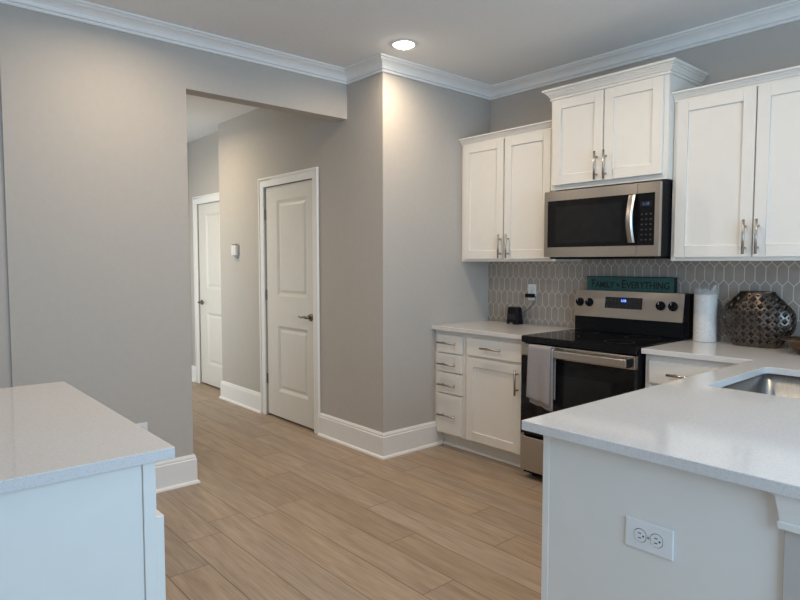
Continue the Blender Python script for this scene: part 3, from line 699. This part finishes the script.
# bowl at the right edge
t = thing('metal_bowl', 'shallow hammered bronze bowl with a flared rim beside the perforated vase', 'bowl', (2.312, -0.215, 0.909))
b = NB()
BX, BY, BZ = 2.312, -0.215, 0.909
lathe(b, BX, BY, [(0.045, BZ+0.0005), (0.058, BZ+0.0020), (0.082, BZ+0.0216), (0.096, BZ+0.0432), (0.102, BZ+0.0600), (0.132, BZ+0.0720), (0.133, BZ+0.0756), (0.102, BZ+0.0684), (0.090, BZ+0.0456), (0.076, BZ+0.0264), (0.05, BZ+0.0096), (0.001, BZ+0.0072)], 48)
finish('bowl_body', b, COPPER, t, smooth=True)
b = NB(); lathe(b, BX, BY, [(0.130, BZ+0.0720), (0.134, BZ+0.0708), (0.136, BZ+0.0744), (0.134, BZ+0.0780), (0.130, BZ+0.0768), (0.130, BZ+0.0720)], 48, cap=False); finish('rim', b, COPPER, t, smooth=True)

# black speaker, outlet and cord
t = thing('speaker', 'small black device with rounded corners on the counter under the corner cabinet', 'speaker', (0.33, -0.10, 0.909))
b = NB(); 
lo = rrect(0.285, 0.398, -0.135, -0.055, 0.02); hi = rrect(0.288, 0.390, -0.128, -0.062, 0.02)
A0 = [b.verts.new((x, y, 0.910)) for x, y in lo]; A1 = [b.verts.new((x, y, 0.925)) for x, y in lo]; A2 = [b.verts.new((x, y, 1.026)) for x, y in hi]; A3 = [b.verts.new((0.338 + (x-0.338)*0.88, -0.095 + (y+0.095)*0.8, 1.038)) for x, y in hi]
for P0, P1 in ((A0, A1), (A1, A2), (A2, A3)):
    for k in range(len(P0)): b.faces.new((P0[k], P0[(k+1) % len(P0)], P1[(k+1) % len(P0)], P1[k]))
b.faces.new(A0[::-1]); b.faces.new(A3); finish('housing', b, BLACK, t)
b = NB(); box(b, 0.305, 0.377, -0.1335, -0.1275, 0.93, 0.985); finish('grille', b, SCREEN, t)
b = NB(); box(b, 0.325, 0.350, -0.1365, -0.1345, 0.914, 0.919); finish('badge', b, GREYP, t)

def outlet(name, M, uc, zc, horizontal, label, slots=True, sx=1.0):
    t = thing(name, label, 'outlet', tuple(M @ Vector((uc, 0, zc))))
    w, h = (0.127, 0.077) if horizontal else (0.076, 0.122)
    b = NB(); fbox(b, M, uc-w/2, uc+w/2, 0.0003, 0.006, zc-h/2, zc+h/2); finish('cover_plate', b, PLASTIC, t, bevel=0.003)
    for s in (-1, 1):
        du, dz = (s*0.0215, 0) if horizontal else (0, s*0.0215)
        b = NB(); R0 = [(0.0165*math.cos(2*PI*k/28), 0.0165*math.sin(2*PI*k/28)) for k in range(28)]
        R0 = [(max(-0.0145, min(0.0145, a)), c) for a, c in R0] if horizontal else [(a, max(-0.0145, min(0.0145, c))) for a, c in R0]
        lo = [b.verts.new(M @ Vector((uc+du+a, 0.0055, zc+dz+c))) for a, c in R0]; hi = [b.verts.new(M @ Vector((uc+du+a, 0.0078, zc+dz+c))) for a, c in R0]
        for k in range(28): b.faces.new((lo[k], lo[(k+1) % 28], hi[(k+1) % 28], hi[k]))
        b.faces.new(hi); rc = finish('receptacle', b, PLASTIC, t)
        b = NB(); g0 = [b.verts.new(M @ Vector((uc+du+a*1.09, 0.0061, zc+dz+c*1.09))) for a, c in R0]; g1 = [b.verts.new(M @ Vector((uc+du+a, 0.0062, zc+dz+c))) for a, c in R0]
        for k in range(28): b.faces.new((g0[k], g0[(k+1) % 28], g1[(k+1) % 28], g1[k]))
        finish('recess_gap', b, SHADOWGAP, rc)
        b = NB()
        if horizontal:
            for q in (-0.006, 0.006): fbox(b, M, uc+du-0.005, uc+du+0.003, 0.0078, 0.0082, zc+q-0.0012, zc+q+0.0012)
            tube(b, M @ Vector((uc+du+0.0085, 0.0078, zc)), M @ Vector((uc+du+0.0085, 0.0082, zc)), 0.0026, 10)
        else:
            for q in (-0.006, 0.006): fbox(b, M, uc+q-0.0012, uc+q+0.0012, 0.0078, 0.0082, zc+dz-0.003, zc+dz+0.005)
            tube(b, M @ Vector((uc, 0.0078, zc+dz-0.0085)), M @ Vector((uc, 0.0082, zc+dz-0.0085)), 0.0026, 10)
        finish('slots', b, SHADOWGAP, rc)
    b = NB(); tube(b, M @ Vector((uc, 0.006, zc)), M @ Vector((uc, 0.0072, zc)), 0.0032, 12); finish('screw', b, NICKEL, t)
    return t
outlet('wall_outlet', face_south(-0.0082), 0.436, 1.152, False, 'white outlet on the tiled backsplash with a black charger plugged in')
outlet('wall_outlet', face_south(PY+0.0028), 2.540, 0.673, True, 'white duplex outlet mounted sideways on the peninsula end panel')
outlet('wall_outlet', face_east(A), -2.625, 0.372, False, 'white outlet low on the grey wall behind the beige-topped counter')
t = thing('power_adapter', 'black charger plugged into the tiled-wall outlet with a cord to the device below', 'charger', (0.435, -0.03, 1.128))
b = NB(); box(b, 0.398, 0.470, -0.052, -0.0172, 1.113, 1.141); finish('plug_body', b, BLACK, t, bevel=0.006)
b = NB(); P0 = Vector((0.468, -0.04, 1.126)); pts = []
for i in range(17):
    s = i/16; q = [(0.468, -0.036, 1.126), (0.53, -0.045, 1.14), (0.47, -0.05, 1.02), (0.39, -0.09, 0.99)]
    c = [(1-s)**3, 3*s*(1-s)**2, 3*s*s*(1-s), s**3]
    pts.append(tuple(sum(c[m]*q[m][d] for m in range(4)) for d in range(3)))
path_tube(b, pts, 0.0028, 8); finish('cord', b, CORD, t, smooth=True)

# thermostat in the hall
t = thing('thermostat', 'small white wall control beside the closed hall door', 'thermostat', (-2.2, D1, 1.49))
M = face_south(D1)
b = NB(); fbox(b, M, -2.262, -2.152, 0.0003, 0.012, 1.435, 1.545); finish('back_plate', b, GREYP, t, bevel=0.003)
b = NB(); fbox(b, M, -2.250, -2.160, 0.012, 0.036, 1.448, 1.542); fbox(b, M, -2.235, -2.205, 0.036, 0.039, 1.452, 1.536); fbox(b, M, -2.195, -2.168, 0.036, 0.039, 1.452, 1.536); finish('cover', b, PLASTIC, t, bevel=0.004)
b = NB(); fbox(b, M, -2.238, -2.172, 0.010, 0.034, 1.5425, 1.553); finish('top_slot', b, BROWNP, t)
b = NB(); fbox(b, M, -2.225, -2.175, 0.001, 0.018, 1.418, 1.4345); finish('bottom_vent', b, GREYP, t)

# ------------------------------------------------------------------ counter at the left of the picture
t = thing('drawer_cabinet', 'white island cabinet with drawers under the near beige quartz top', 'cabinet', (1.2, -3.7, 0))
b = NB(); box(b, 0.65, 1.716, -4.25, -3.302, 0.10, 0.879); box(b, 0.68, 1.69, -4.22, -3.37, 0.001, 0.10); finish('cabinet_body', b, CAB, t)
b = NB(); box(b, 1.7165, 1.720, -4.20, -3.3115, 0.10, 0.879); finish('end_panel', b, CAB, t, bevel=0.001)
b = NB(); box(b, 1.7165, 1.726, -3.311, -3.280, 0.10, 0.879); box(b, 0.65, 1.7165, -3.3015, -3.280, 0.10, 0.879); finish('face_frame', b, CAB, t, bevel=0.0015)
MN = face_north(-3.2795)
for (u0, u1) in ((0.67, 1.18), (1.20, 1.720)):
    for z0, z1 in ((0.118, 0.42), (0.435, 0.728)):
        b = NB(); fbox(b, MN, u0, u1, 0, 0.02, z0, z1); o = finish('drawer', b, CAB, t, bevel=0.002)
        handle_on(o, MN @ Matrix.Translation((0, 0.02, 0)), (u0+u1)/2 - 0.1, z1-0.07, 0.17, False)
b = NB(); slab(b, [(0.612, -4.3), (1.754, -4.3), (1.754, -3.24), (0.612, -3.24)], [], CZ0, CZ1)
tag(finish('countertop', b, QUARTZ, bevel=0.002, loc=(1.2, -3.7, CZ0)), 'beige speckled quartz top of the separate cabinet in front of the grey wall', 'countertop')
